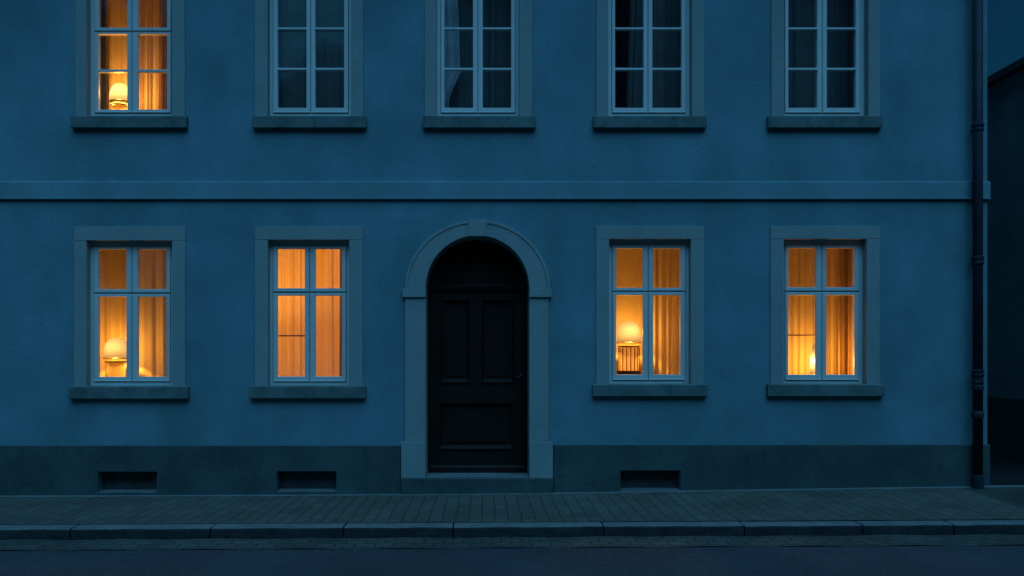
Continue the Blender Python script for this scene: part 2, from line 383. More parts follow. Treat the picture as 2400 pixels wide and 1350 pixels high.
GW = [  # ground floor windows: outer surround, aperture, sill, sash, panes (photograph pixels)
 dict(o=(173,434,531), a=(204,404.5,564), sill=(160,440,907,935), s=(220,399,577,894), c=309, sp=(685.5,689), pl=(230.5,296), pr=(322.5,389.5), rows=[(584,677.5),(695.5,883)], fb=905),
 dict(o=(597,850,531), a=(628.5,819,562.5), sill=(584,857,906,934), s=(640,810.7,575,894.3), c=725.7, sp=(683.5,687), pl=(650,714.3), pr=(739,801.3), rows=[(583.3,675.3),(692.7,882.3)], fb=904.5),
 dict(o=(1397,1650,530), a=(1427,1618.5,560.5), sill=(1390,1659,902,929), s=(1435.7,1606.7,572.3,891), c=1519.3, sp=(681.5,685), pl=(1444,1507.3), pr=(1531,1594.7), rows=[(582,674.7),(691.7,878)], fb=900.5),
 dict(o=(1806,2062,530), a=(1836,2029.5,560.5), sill=(1800,2074,902,929), s=(1841,2013.3,572.3,891), c=1926.7, sp=(681.5,685), pl=(1847.7,1913.3), pr=(1937,2002.7), rows=[(581.3,673.3),(691.7,878)], fb=900.5),
]
UT = -140
UW = [
 dict(o=(176,433,UT-32), a=(204,403.5,UT), sill=(165,437,272,299), s=(221.8,400,UT+12,264), c=309, sp=(71.5,75.5), pl=(230.5,298), pr=(323,391), rows=[(-118,-31),(-25,64.5),(79.4,162.3),(168.5,256.4)], fb=271),
 dict(o=(597,851,UT-32), a=(628,824,UT), sill=(591,858,272,299), s=(640,816,UT+12,264.2), c=728, sp=None, pl=(650.5,718), pr=(738.7,806.4), rows=[(-120,-31),(-26,64),(69,158.8),(164,252.6)], fb=270),
 dict(o=(995,1247,UT-32), a=(1023,1217,UT), sill=(991,1256,272,299), s=(1033.5,1207.7,UT+12,264.2), c=1120, sp=None, pl=(1041.6,1108.4), pr=(1131.6,1198), rows=[(-120,-31),(-26,64),(69,158.8),(164,252.6)], fb=270),
 dict(o=(1398,1651,UT-32), a=(1425,1620.5,UT), sill=(1391,1657,272,299), s=(1434.7,1607.7,UT+12,264.2), c=1518.8, sp=None, pl=(1441.8,1508.4), pr=(1529.2,1597.5), rows=[(-120,-31),(-26,64),(69,158.8),(164,252.6)], fb=270),
 dict(o=(1808,2063,UT-32), a=(1836.5,2033.5,UT), sill=(1801,2069,272,299), s=(1840.4,2015.8,UT+12,264.2), c=1927.4, sp=None, pl=(1848.2,1915.5), pr=(1938.3,2005.6), rows=[(-120,-31),(-26,64),(69,158.8),(164,252.6)], fb=270),
]
DCX, DSP = 1119, 676
d_rx, d_rz = 121 / PPM, 123 / PPM
zspr = FZ(DSP)
VENT = [(230,368,1106,1153), (649,788,1105,1151), (1454,1595,1103,1149)]
WT = 0.32
holes = [(FX(DCX) - d_rx - 0.05, FX(DCX) + d_rx + 0.05, -0.6, zspr + d_rz + 0.05)]
for q in GW + UW:
    holes.append((FX(q['a'][0]) - 0.03, FX(q['a'][1]) + 0.03, FZ(q['fb'] + 6), FZ(q['a'][2]) + 0.03))
for x0, x1, y0, y1 in VENT:
    holes.append((FX(x0), FX(x1), FZ(y1), FZ(y0)))
wall = MB().slab(XL, XR, -0.6, EAVE, 0, WT, holes, (FX(DCX), d_rx + 0.05, d_rz + 0.05, zspr))
wall.box(XR - 0.30, XR, WT, 9.0, -0.6, EAVE).box(XL, XL + 0.3, WT, 9.0, -0.6, EAVE).box(XL + 0.3, XR - 0.3, 8.7, 9.0, -0.6, EAVE)
wall.prism_x([(0.0, EAVE), (9.0, EAVE), (4.5, EAVE + 3.6)], XR - 0.3, XR).prism_x([(0.0, EAVE), (9.0, EAVE), (4.5, EAVE + 3.6)], XL, XL + 0.3)
obj('wall', wall, M['stucco'], house)

# plinth: a thicker cement skin, split by the doorway
pz = FZ(1044)
pl = MB()
px0, px1 = FX(939), FX(1297)
vh = [(FX(x0, -0.03), FX(x1, -0.03), FZ(y1, -0.03), FZ(y0, -0.03)) for x0, x1, y0, y1 in VENT]
pl.slab(XL, px0, -0.6, pz, -0.03, -0.001, vh[:2])
pl.slab(px1, FX(2321, -0.03), -0.6, FZ(1042.5), -0.03, -0.001, vh[2:])
pl.box(XR + 0.001, FX(2321, -0.03), -0.001, 9.0, -0.6, FZ(1042.5))
obj('plinth', pl, M['plinth'], house, bevel=0.014, weld=True)

# string course with a small top fillet and drip edge
sc = MB()
zt, zb = FZ(424, -0.05), FZ(465, -0.06)
prof = [(0.0, zt + 0.008), (-0.024, zt), (-0.028, zt - 0.010), (-0.028, zb + 0.018), (-0.035, zb + 0.015), (-0.035, zb), (-0.02, zb - 0.002), (0.0, zb - 0.002)]
sc.prism_x([(y - 0.0005, z) for y, z in prof], XL, XR + 0.012)
sc.box(XR + 0.0005, XR + 0.035, 0.0, 9.0, zb, zt)
obj('string_course', sc, M['band'], house)

# roof with deep eaves, gutter
ro = MB()
k = 3.6 / 4.5
for sgn, ya, yb in ((-1, -0.55, 4.5), (1, 9.55, 4.5)):
    za = EAVE - 0.55 * k; zr = EAVE + 3.6
    q = [(ya, za), (yb, zr), (yb, zr + 0.16), (ya, za + 0.16)]
    ro.prism_x([(y, z + 0.02) for y, z in q], XL - 0.2, XR + 0.2)
roof = obj('roof', ro, M['roof'], house)
sof = MB().box(XL - 0.2, XR + 0.2, -0.50, -0.002, EAVE - 0.30, EAVE - 0.25)
obj('eaves_board', sof, M['band'], roof)
gu = MB().tube([(XL - 0.2, -0.56, EAVE - 0.36), (XR + 0.2, -0.56, EAVE - 0.36)], 0.07, 12)
obj('gutter_pipe', gu, M['pipe'], roof, smooth=True)

def rail_rect(px, Y): return None

def build_window(q, i, upper):
    YF, YS, YG = 0.079, 0.068, 0.107
    ax0, ax1, at = FX(q['a'][0]), FX(q['a'][1]), FZ(q['a'][2])
    zbot = FZ(q['fb'], YF)
    s0, s1 = FX(q['s'][0], YS), FX(q['s'][1], YS); st, sb = FZ(q['s'][2], YS), FZ(q['s'][3], YS)
    c = FX(q['c'], YS)
    # fixed frame: ring, central post, transom
    fr = MB()
    g = 0.006
    fh = [(s0 - g, s1 + g, sb - g, st + g)]
    fr.slab(ax0 - 0.028, ax1 + 0.028, zbot - 0.02, at + 0.028, YF, 0.15, fh)
    fr.box(c - 0.022, c + 0.022, YF + 0.02, 0.15, sb - g, st + g)
    if q['sp']:
        zm = FZ((q['sp'][0] + q['sp'][1]) / 2, YS)
        fr.box(s0 - g, c - 0.022, YF + 0.02, 0.116, zm - 0.011, zm + 0.011)
        fr.box(c + 0.022, s1 + g, YF + 0.02, 0.116, zm - 0.011, zm + 0.011)
    fr.slab(s0 - g - 0.004, s1 + g + 0.004, sb - g - 0.004, st + g + 0.004, YS + 0.0455, 0.149, [(s0 + 0.022, s1 - 0.022, sb + 0.025, st - 0.022)])
    win = obj('window', fr, M['white'], house, bevel=0.003)
    # sashes
    rows = [(FZ(b, YS), FZ(a, YS)) for a, b in q['rows']]
    spans = [(s0, c - 0.004, FX(q['pl'][0], YS), FX(q['pl'][1], YS)), (c + 0.004, s1, FX(q['pr'][0], YS), FX(q['pr'][1], YS))]
    if q['sp']:
        zu, zl = FZ(q['sp'][0], YS), FZ(q['sp'][1], YS)
        parts = [(zu, st, [r for r in rows if r[0] > zu]), (sb, zl, [r for r in rows if r[0] < zl])]
    else:
        parts = [(sb, st, rows)]
    for x0, x1, p0, p1 in spans:
        for z0, z1, rr in parts:
            sa = MB().slab(x0, x1, z0, z1, YS, YS + 0.045, [(p0, p1, a, b) for a, b in rr])
            # weather bead along the foot of the sash
            sh = obj('sash', sa, M['white'], win, bevel=0.005)
            if z0 == sb:
                bd = MB().prism_x([(YS - 0.004, z0 + 0.003), (YS - 0.0005, z0 + 0.003), (YS - 0.0005, z0 + 0.016), (YS - 0.003, z0 + 0.013)], x0 + 0.002, x1 - 0.002)
                obj('drip_bead', bd, M['white'], win)
    gl = MB()
    for x0, x1, p0, p1 in spans:
        for a, b in rows:
            gl.add([(p0 - 0.01, YG, a - 0.01 if False else a - 0.002), (p1 + 0.01, YG, a - 0.002), (p1 + 0.01, YG, b + 0.002), (p0 - 0.01, YG, b + 0.002)], [(0, 1, 2, 3)])
    obj('pane', gl, M['glass'], win)
    # stone surround: two jambs and a lintel, the joints left open by a hair
    YO = -0.018
    o0, o1, ot = FX(q['o'][0], YO), FX(q['o'][1], YO), FZ(q['o'][2], YO)
    zs = FZ(q['sill'][2], -0.05)
    su = MB()
    su.box(o0, ax0, YO, 0.17, zs - 0.01, at - 0.002)
    su.box(ax1, o1, YO, 0.17, zs - 0.01, at - 0.002)
    su.box(o0 - 0.001, o1 + 0.001, YO - 0.001, 0.17, at, ot)
    obj('surround', su, M['stone'], win, bevel=0.004)
    YP = -0.060
    a0, a1, tz, bz = FX(q['sill'][0], YP), FX(q['sill'][1], YP), FZ(q['sill'][2], YP), FZ(q['sill'][3], YP)
    si = MB()
    si.prism_x([(YP, bz), (YP, tz), (YP + 0.01, tz + 0.005), (0.10, tz + 0.010), (0.10, bz - 0.0), (YP + 0.03, bz)], a0, a1)
    obj('sill', si, M['sill'], win, bevel=0.006)
    return win

for i, q in enumerate(UW): build_window(q, i, True)
for i, q in enumerate(GW): build_window(q, i, False)

# cellar vents let into the plinth
for x0, x1, y0, y1 in VENT:
    a, b, z0, z1 = FX(x0), FX(x1), FZ(y1), FZ(y0)
    v = MB().box(a - 0.02, b + 0.02, 0.11, 0.14, z0 - 0.02, z1 + 0.02)
    vent = obj('cellar_vent', v, M['vent'], house)
    ld = MB().prism_x([(-0.034, z0 - 0.012), (-0.034, z0 + 0.001), (0.108, z0 + 0.012), (0.108, z0 - 0.012)], a + 0.006, b - 0.006)
    obj('ledge', ld, M['edge'], vent, bevel=0.003)

# doorway
cx = FX(DCX)
YJ = -0.03
arch = MB()
ro_, ri_ = (FX(1289, YJ) - FX(DCX, YJ), (DSP - 517) / PPM), (d_rx, d_rz)
rm = (ro_[0] - 0.032, ro_[1] - 0.032)
arch.ring(cx, zspr, ri_, rm, YJ, WT + 0.06)
arch.ring(cx, zspr, rm, ro_, YJ - 0.008, 0.02)
ds = obj('door_surround', arch, M['stone'], house, bevel=0.004)
zi0, zi1 = FZ(697, YJ), FZ(676, YJ)
for s, (a, b), (ia, ib), (ba, bb) in ((-1, (949, 999), (943, 998.5), (940, 998)), (1, (1239, 1286), (1239.5, 1293), (1240, 1296))):
    ina = cx - d_rx if s < 0 else cx + d_rx
    def rng(p, q_, Y): return (FX(p, Y), ina) if s < 0 else (ina, FX(q_, Y))
    x0, x1 = rng(a, b, YJ)
    obj('pillar', MB().box(x0, x1, YJ, WT + 0.06, FZ(1036, YJ) + 0.002, zi0 - 0.002), M['stone'], ds, bevel=0.004)
    x0, x1 = rng(ia, ib, YJ - 0.022)
    obj('impost', MB().box(x0, x1, YJ - 0.022, WT + 0.061, zi0, zi1), M['stone'], ds, bevel=0.005)
    x0, x1 = rng(ba, bb, YJ - 0.018)
    obj('pedestal', MB().box(x0, x1, YJ - 0.018, WT + 0.061, FZ(1121, YJ) + 0.001, FZ(1036, YJ)), M['stone'], ds, bevel=0.005)
kx0, kx1, kb0, kb1 = FX(1096, YJ), FX(1141, YJ), FX(1099, YJ), FX(1138, YJ)
zk0, zk1 = FZ(553, YJ) - 0.004, FZ(515, YJ)
obj('keystone', MB().prism_y([(kb0, zk0), (kb1, zk0), (kx1, zk1), (kx0, zk1)], YJ - 0.0095, 0.1), M['stone'], ds, bevel=0.004)
st = MB()
zst = FZ(1121, -0.03)
st.prism_x([(-0.055, -0.5), (-0.055, zst - 0.004), (-0.045, zst), (0.36, zst + 0.006), (0.36, -0.5)], FX(939, -0.05), FX(1297, -0.05))
obj('door_step', st, M['plinth'], house, bevel=0.005)
YD = 0.31
th = MB().box(cx - d_rx + 0.001, cx + d_rx - 0.001, -0.02, 0.34, zst - 0.02, zst + 0.014)
obj('threshold', th, M['edge'], house, bevel=0.004)

dz0, dz1 = zst + 0.022, FZ(683, YD)
dx0, dx1 = cx - d_rx + 0.004, cx + d_rx - 0.004
# side posts and head of the door frame
df = MB().box(dx0 - 0.02, dx0 + 0.018, YD - 0.012, YD + 0.07, dz0, zspr).box(dx1 - 0.018, dx1 + 0.02, YD - 0.012, YD + 0.07, dz0, zspr)
df.box(dx0 + 0.018, dx1 - 0.018, YD + 0.001, YD + 0.069, dz1 + 0.004, dz1 + 0.08)
dfr = obj('door_frame', df, M['door'], house)
pn = [(FX(1034, YD), FX(1100, YD), FZ(895, YD), FZ(703, YD)), (FX(1130, YD), FX(1205, YD), FZ(895, YD), FZ(703, YD)), (FX(1030, YD), FX(1203, YD), FZ(1051, YD), FZ(941, YD))]
leaf = MB().slab(dx0 + 0.02, dx1 - 0.02, dz0, dz1 - 0.004, YD, YD + 0.05, pn)
door = obj('door', leaf, M['door'], house, bevel=0.003)
for x0, x1, z0, z1 in pn:
    p = MB()
    p.box(x0 - 0.005, x1 + 0.005, YD + 0.03, YD + 0.045, z0 - 0.005, z1 + 0.005)
    t = 0.036
    # bolection moulding: bottom and sides slope back to the field, with a raised field inside
    p.prism_x([(YD - 0.016, z0 - 0.012), (YD - 0.016, z0), (YD + 0.029, z0 + t), (YD + 0.029, z0 - 0.0)], x0 - 0.008, x1 + 0.008)
    p.prism_x([(YD - 0.016, z1 + 0.012), (YD - 0.016, z1), (YD + 0.029, z1 - t * 0.7), (YD + 0.029, z1)], x0 - 0.008, x1 + 0.008)
    for xa, sg in ((x0, 1), (x1, -1)):
        poly = [(xa - sg * 0.008, YD - 0.014), (xa, YD - 0.014), (xa + sg * t * 0.8, YD + 0.029), (xa, YD + 0.029)]
        n0 = len(poly)
        v = [(x, y, z0 + 0.001) for x, y in poly] + [(x, y, z1 - 0.001) for x, y in poly]
        p.add(v, [(0,1,2,3), (7,6,5,4)] + [(j, (j+1) % 4, (j+1) % 4 + 4, j + 4) for j in range(4)])
    p.box(x0 + 0.07, x1 - 0.07, YD + 0.018, YD + 0.031, z0 + 0.07, z1 - 0.07)
    obj('door_panel', p, M['door'], door)
# lower rail cap that catches the sky
obj('rail_moulding', MB().prism_x([(YD - 0.02, FZ(944, YD)), (YD - 0.02, FZ(942, YD)), (YD - 0.0005, FZ(940, YD)), (YD - 0.0005, FZ(948, YD))], FX(1030, YD), FX(1202, YD)), M['door'], door)
obj('kick_board', MB().prism_x([(YD - 0.022, dz0 + 0.002), (YD - 0.022, FZ(1095, YD)), (YD - 0.0005, FZ(1091, YD)), (YD - 0.0005, dz0 + 0.002)], dx0 + 0.03, dx1 - 0.03), M['door'], door)
hx, hz = FX(1222, YD), FZ(884, YD)
hb = MB().box(hx - 0.018, hx + 0.018, YD - 0.008, YD - 0.0005, hz - 0.10, hz + 0.05)
hb.tube([(hx, YD - 0.001, hz + 0.01), (hx, YD - 0.05, hz + 0.01)], 0.010, 10)
hb.tube([(hx + 0.006, YD - 0.05, hz + 0.012), (hx - 0.02, YD - 0.054, hz + 0.01), (hx - 0.06, YD - 0.052, hz + 0.003), (hx - 0.085, YD - 0.045, hz - 0.002)], [0.011, 0.011, 0.010, 0.008], 10)
obj('handle', hb, M['handle'], door, smooth=True)
# tympanum board and transom above the leaf
N = 40
poly = [(cx - (d_rx + 0.01) * math.cos(math.pi * k / N), zspr + (d_rz + 0.01) * math.sin(math.pi * k / N)) for k in range(N + 1)]
tym = MB().prism_y([(cx + d_rx + 0.01, dz1 + 0.02)] + [(cx - d_rx - 0.01, dz1 + 0.02)] + poly, YD + 0.02, YD + 0.05)
ty = obj('arched_panel', tym, M['door'], dfr)
obj('arch_bead', MB().ring(cx, zspr, (d_rx - 0.05, d_rz - 0.05), (d_rx - 0.004, d_rz - 0.004), YD - 0.005, YD + 0.02), M['door'], dfr)
obj('transom', MB().prism_x([(YD - 0.03, dz1 + 0.012), (YD - 0.045, dz1 + 0.045), (YD - 0.045, dz1 + 0.060), (YD - 0.02, dz1 + 0.085), (YD + 0.02, dz1 + 0.09), (YD + 0.02, dz1)], dx0, dx1), M['door'], dfr)

# downpipe
pxc, pyc, pr = FX(2291.5, -0.105), -0.105, 0.051
zg = z_wall(pxc)
dp = MB().lathe((pxc, pyc, 0), [(pr, zg + 0.10), (pr, EAVE - 0.5)], 24)
dpo = obj('downpipe', dp, M['pipe'], house, smooth=True)
dp2 = MB().tube([(pxc, pyc, EAVE - 0.52), (pxc, pyc - 0.05, EAVE - 0.44), (pxc, -0.50, EAVE - 0.40)], 0.05, 14)
obj('swan_neck', dp2, M['pipe'], dpo, smooth=True)
def collar(py0, py1, prof):
    z0, z1 = FZ(py1, pyc), FZ(py0, pyc)
    obj('collar', MB().lathe((pxc, pyc, z0), [(r * pr, t * (z1 - z0)) for r, t in prof], 24), M['pipe'], dpo)
B2 = [(1.01, 0), (1.2, 0.1), (1.22, 0.3), (1.08, 0.42), (1.08, 0.55), (1.25, 0.65), (1.25, 0.92), (1.01, 1)]
collar(290, 309, B2); collar(600, 622, B2)
collar(866, 915, [(1.01, 0), (1.18, 0.03), (1.2, 0.2), (1.06, 0.24), (1.06, 0.32), (1.2, 0.36), (1.2, 0.44), (1.08, 0.48), (1.08, 0.66), (1.26, 0.7), (1.26, 0.8), (1.1, 0.83), (1.1, 0.88), (1.28, 0.9), (1.28, 0.97), (1.01, 1)])
collar(963, 980, [(1.01, 0), (1.2, 0.15), (1.26, 0.4), (1.26, 0.7), (1.01, 1)])
collar(-150, -131, B2)
sp = MB().lathe((pxc, pyc, zg), [(pr * 1.0, -0.02), (pr * 1.16, 0.0), (pr * 1.14, 0.10), (pr * 1.08, 0.14), (pr * 1.01, 0.15)], 24)
obj('standpipe', sp, M['pipe'], dpo, smooth=False)
for py in (300, 612):
    z = FZ(py, pyc)
    obj('bracket', MB().box(pxc - 0.012, pxc + 0.012, pyc + pr * 0.9, -0.0005, z - 0.012, z + 0.012), M['pipe'], dpo)

# rooms behind the windows
def room(x0, x1, z0, z1, depth, mat):
    m = MB()
    y0, y1 = WT + 0.001, WT + depth
    m.add([(x0,y0,z0),(x1,y0,z0),(x1,y1,z0),(x0,y1,z0),(x0,y0,z1),(x1,y0,z1),(x1,y1,z1),(x0,y1,z1)], [(0,1,2,3),(4,7,6,5),(2,3,7,6),(1,2,6,5),(0,4,7,3)])
    return obj('room', m, mat, house)
GF, GC_, UF, UC = 0.32, 3.10, 3.48, 6.40
for q, lit in zip(GW, (1, 1, 1, 1)): room(FX(q['a'][0]) - 0.42, FX(q['a'][1]) + 0.42, GF, GC_, 2.2, M['room'])
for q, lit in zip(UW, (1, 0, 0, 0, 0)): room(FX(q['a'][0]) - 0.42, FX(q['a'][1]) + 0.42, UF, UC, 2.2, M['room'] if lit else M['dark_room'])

# ------------------------------------------------------------------ curtains
def curtain(px0, px1, Y, ztop, zbot, mat, label, folds=9, amp=0.03, seed=0, edge=None, group=None, name='curtain'):
    rnd = random.Random(seed)
    x0, x1 = FX(px0, Y), FX(px1, Y); W = x1 - x0
    ph = [rnd.uniform(0, 6.28) for _ in range(5)]
    def fn(u, v):
        z = zbot + (ztop - zbot) * v
        xw = W * u
        if edge: xw = edge(u, z, W)
        uu = u + 0.018 * math.sin(u * 19 + ph[3]) + 0.03 * math.sin(u * 7 + ph[4])
        a = amp * (0.65 + 0.35 * math.sin(u * 11 + ph[2]))
        y = a * math.sin(6.2832 * folds * uu + ph[0]) + 0.4 * a * math.sin(6.2832 * folds * 2.3 * uu + ph[1] + 0.6 * v) + 0.012 * math.sin(v * 2.2 + u * 9)
        x = xw + 0.25 * a * math.cos(6.2832 * folds * uu + ph[0]) + 0.012 * (1 - v) * math.sin(u * 23 + ph[2])
        return (x0 + x, Y + y, z)
    mb = MB().grid(fn, 170, 26)
    o = obj(name, mb, mat, None, (x0 + W / 2, Y, zbot), smooth=True)
    return tag(o, label, 'curtain', group)

ZGT, ZUT = FZ(560) + 0.12, FZ(UT) + 0.12
ZGB, ZUB = 0.36, 3.52
curtain(180, 425, 0.98, ZGT, ZGB, M['curtain'], 'cream curtain behind the dome lamp in the lower left window', 8, 0.035, 3)
curtain(640, 850, 0.50, ZGT, ZGB, M['curtain'], 'bright cream curtain in lower window just left of the door', 9, 0.018, 5)
curtain(1400, 1640, 1.10, ZGT, ZGB, M['curtain'], 'added cream sheet standing in for the room wall behind the lamp with the slatted body', 5, 0.012, 8)  # sheet added close to the lamp in place of the lit back wall
curtain(1520, 1650, 0.88, ZGT, ZGB, M['curtain'], 'pleated cream curtain in right half of window right of door', 9, 0.02, 9)
curtain(1815, 2050, 0.95, ZGT, ZGB, M['curtain'], 'pleated cream curtain across the lower right window', 11, 0.025, 12)
curtain(1966, 2050, 0.62, ZGT, ZGB, M['drape'], 'brown drape at right side of lower right window', 5, 0.022, 14)
curtain(796, 850, 0.40, ZGT, ZGB, M['drape'], 'brown drape at right edge of window left of the door', 3, 0.02, 15)
curtain(255, 430, 0.80, ZUT, ZUB, M['curtain'], 'cream curtain behind the lamp in the lit upper window', 7, 0.035, 21)
curtain(205, 251, 0.30, ZUT, ZUB, M['dark_gap_sheet'], 'added dark sheet for the unlit gap at left edge of the lit upper window', 3, 0.02, 22)  # no drape here: dark sheet added where the room is only unlit
curtain(372, 425, 0.50, ZUT, ZUB, M['drape'], 'brown drape at right edge of the lit upper window', 4, 0.025, 23)
curtain(625, 830, 0.34, ZUT, ZUB, M['dark_curtain'], 'dim grey curtain in the upper window reflecting sky', 7, 0.02, 31)
curtain(1030, 1215, 0.46, ZUT, ZUB, M['dark_curtain'], 'dim sheer curtain behind the pale drape above the door', 8, 0.02, 32)
zt3 = FZ(175, 0.3)
def tied(u, z, W):
    t = (z - zt3) / 1.2
    w_ = 0.62 + 0.25 * min(1, max(0, t * 2)) if z > zt3 else 0.62 - 0.35 * min(1, (zt3 - z) / 0.3)
    if z > zt3: w_ = 0.66 - 0.12 * max(0, t)
    return W * w_ * u
curtain(1030, 1106, 0.30, ZUT, ZUB, M['grey_drape'], 'pale drape held back in upper window above the door', 7, 0.02, 33, tied)
def slant(u, z, W):
    return W * (u + (1 - u) * 0.055 * (z - FZ(255)) / 1.0)
curtain(1466, 1610, 0.33, ZUT, ZUB, M['dark_curtain'], 'dark drawn curtain in second upper window from the right', 9, 0.02, 41, slant)
curtain(1836, 2030, 0.40, ZUT, ZUB, M['dark_curtain'], 'dark curtain in upper right window beside the downpipe', 7, 0.02, 51)

# thin rods screwed to the inside of two sashes
def sash_rod(px0, px1, py, label):
    Y = 0.135
    x0, x1, z = FX(px0, Y), FX(px1, Y), FZ(py, Y)
    o = ((x0 + x1) / 2, Y, z)
    m = MB().tube([(x0, Y, z), (x1, Y, z)], 0.0075, 10)
    for x in (x0 + 0.012, x1 - 0.012):
        m.box(x - 0.005, x + 0.005, 0.1145, Y, z - 0.006, z + 0.006)
    tag(obj('curtain_rod', m, M['wood'], None, o), label, 'rod')
sash_rod(643, 722, 787, 'thin dark rod across lower left pane of window left of door')
sash_rod(1843, 1921, 785.5, 'thin dark rod across lower left pane of the rightmost lower window')

# ------------------------------------------------------------------ lamps (each carries its own bulb) and side tables
LAMP_COL = (1.0, 0.375, 0.040)
def bulb(parent, loc, power, radius=0.03):
    l = bpy.data.lights.new('bulb', 'POINT'); l.energy = power; l.color = LAMP_COL; l.shadow_soft_size = radius
    o = bpy.data.objects.new('bulb', l); C.objects.link(o); o.parent = parent; o.location = loc
    return o
def dome(r, h, n=14, p=2.6):
    out = []
    for i in range(n + 1):
        t = i / n * math.pi / 2
        out.append((r * max(0.02, math.cos(t)) ** (2 / p), h * math.sin(t) ** (2 / p)))
    return out
def side_table(x, y, ztop, zfloor, label):
    e = empty('side_table', (x, y, zfloor), label, 'table', 'side tables behind the windows')
    o = (x, y, zfloor)
    obj('tabletop', MB().box(x - 0.24, x + 0.24, y - 0.2, y + 0.2, ztop - 0.03, ztop), M['wood'], e, o, bevel=0.005)
    for sx in (-1, 1):
        for sy in (-1, 1):
            obj('leg', MB().tube([(x + sx * 0.2, y + sy * 0.16, zfloor), (x + sx * 0.2, y + sy * 0.16, ztop - 0.03)], [0.014, 0.02], 8), M['wood'], e, o, smooth=True)
    return e

def dome_lamp(px, py_rim, py_top, rpx, Y, py_base, power, label, body='drum', floor=GF, tlabel=''):
    x, zr, zt = FX(px, Y), FZ(py_rim, Y), FZ(py_top, Y); r = rpx / PPM * (D + Y) / D; z0 = FZ(py_base, Y)
    e = empty('table_lamp', (x, Y, z0), label, 'lamp'); o = (x, Y, z0)
    obj('lamp_shade', MB().lathe((x, Y, zr), dome(r, zt - zr), 40, cap=False), M['shade'], e, o, smooth=True)
    obj('rim', MB().lathe((x, Y, zr - 0.012), [(r * 0.985, 0), (r * 1.015, 0.002), (r * 1.015, 0.010), (r * 0.985, 0.012)], 40, cap=False), M['brass'], e, o)
    obj('collar', MB().lathe((x, Y, zr - 0.055), [(r * 0.86, 0), (r * 0.9, 0.004), (r * 0.9, 0.014), (r * 0.86, 0.018)], 40, cap=False), M['brass'], e, o)
    zb = zr - 0.058
    obj('diffuser', MB().lathe((x, Y, zr - 0.030), [(r * 0.88, 0), (r * 0.48, 0.001)], 40, cap=False), M['lamp_cloth'], e, o)
    if body == 'drum':
        obj('lamp_body', MB().lathe((x, Y, z0), [(r * 0.62, 0), (r * 0.66, 0.02), (r * 0.66, zb - z0 + 0.01)], 32, cap=False), M['lamp_cloth'], e, o, smooth=True)
    else:
        obj('lamp_body', MB().lathe((x, Y, z0 + 0.05), [(r * 0.84, 0), (r * 0.84, zb - z0 - 0.05)], 40, cap=False), M['curtain'], e, o, smooth=True)
        for k in range(16):
            a = 2 * math.pi * k / 16; sx, sy = x + r * 0.86 * math.cos(a), Y + r * 0.86 * math.sin(a)
            obj('slat', MB().tube([(sx, sy, z0 + 0.05), (sx, sy, zb)], 0.0055, 6), M['wood'], e, o, smooth=True)
        obj('foot', MB().lathe((x, Y, z0), [(r * 0.93, 0), (r * 0.95, 0.012), (r * 0.95, 0.05), (r * 0.8, 0.056)], 40), M['wood'], e, o)
    bulb(e, (0, -0.30 * r, zr + (zt - zr) * 0.45 - z0), power)
    side_table(x, Y, z0, floor, tlabel)
    return e

dome_lamp(273, 839, 792, 29, 0.74, 892, 95, 'glowing dome lamp on drum body in the lower left window', 'drum', GF, 'dark table under the glowing lamp in lower left window')
dome_lamp(1474, 803, 752, 28.5, 0.80, 879, 105, 'glowing dome lamp with slatted body in window right of door', 'slatted', GF, 'dark table under the lamp with slatted body')
dome_lamp(283, 240, 196, 25, 0.56, 275, 130, 'glowing dome lamp in the lit upper window', 'drum', UF, 'dark table under the lamp in the lit upper window')
# bullet shaped lamp half hidden by the mullion
Y = 0.56; x = FX(1911, Y); z0 = FZ(884, Y); h = FZ(802, Y) - z0
e = empty('table_lamp', (x, Y, z0), 'tall narrow bullet shaped glowing lamp in lower right window', 'lamp'); o = (x, Y, z0)
rb = 12.5 / PPM * 1.06
obj('lamp_shade', MB().lathe((x, Y, z0 + 0.02), [(rb * math.sqrt(max(0.002, 1 - (t / 14) ** 2.2)), (h - 0.02) * t / 14) for t in range(15)], 28, cap=False), M['shade'], e, o, smooth=True)
obj('foot', MB().lathe((x, Y, z0), [(rb, 0), (rb * 1.08, 0.004), (rb * 1.08, 0.02), (rb * 0.8, 0.024)], 28), M['brass'], e, o)
bulb(e, (0, 0, h * 0.45), 165, 0.02)
side_table(x, Y, z0, GF, 'dark table under the narrow lamp in lower right window')
# floor lamp behind the curtain of the window left of the door
x, Y = FX(668, 1.3), 1.35
e = empty('floor_lamp', (x, Y, GF), 'lamp behind the bright curtain left of the door', 'lamp'); o = (x, Y, GF)
obj('foot', MB().lathe((x, Y, GF), [(0.14, 0), (0.14, 0.015), (0.02, 0.03)], 28), M['brass'], e, o)
obj('pole', MB().lathe((x, Y, GF + 0.025), [(0.012, 0), (0.012, 1.35)], 12), M['brass'], e, o, smooth=True)
obj('lamp_shade', MB().lathe((x, Y, GF + 1.2), [(0.2, 0), (0.13, 0.26)], 32, cap=False), M['shade'], e, o, smooth=True)
bulb(e, (0, 0, 1.40), 105, 0.05)

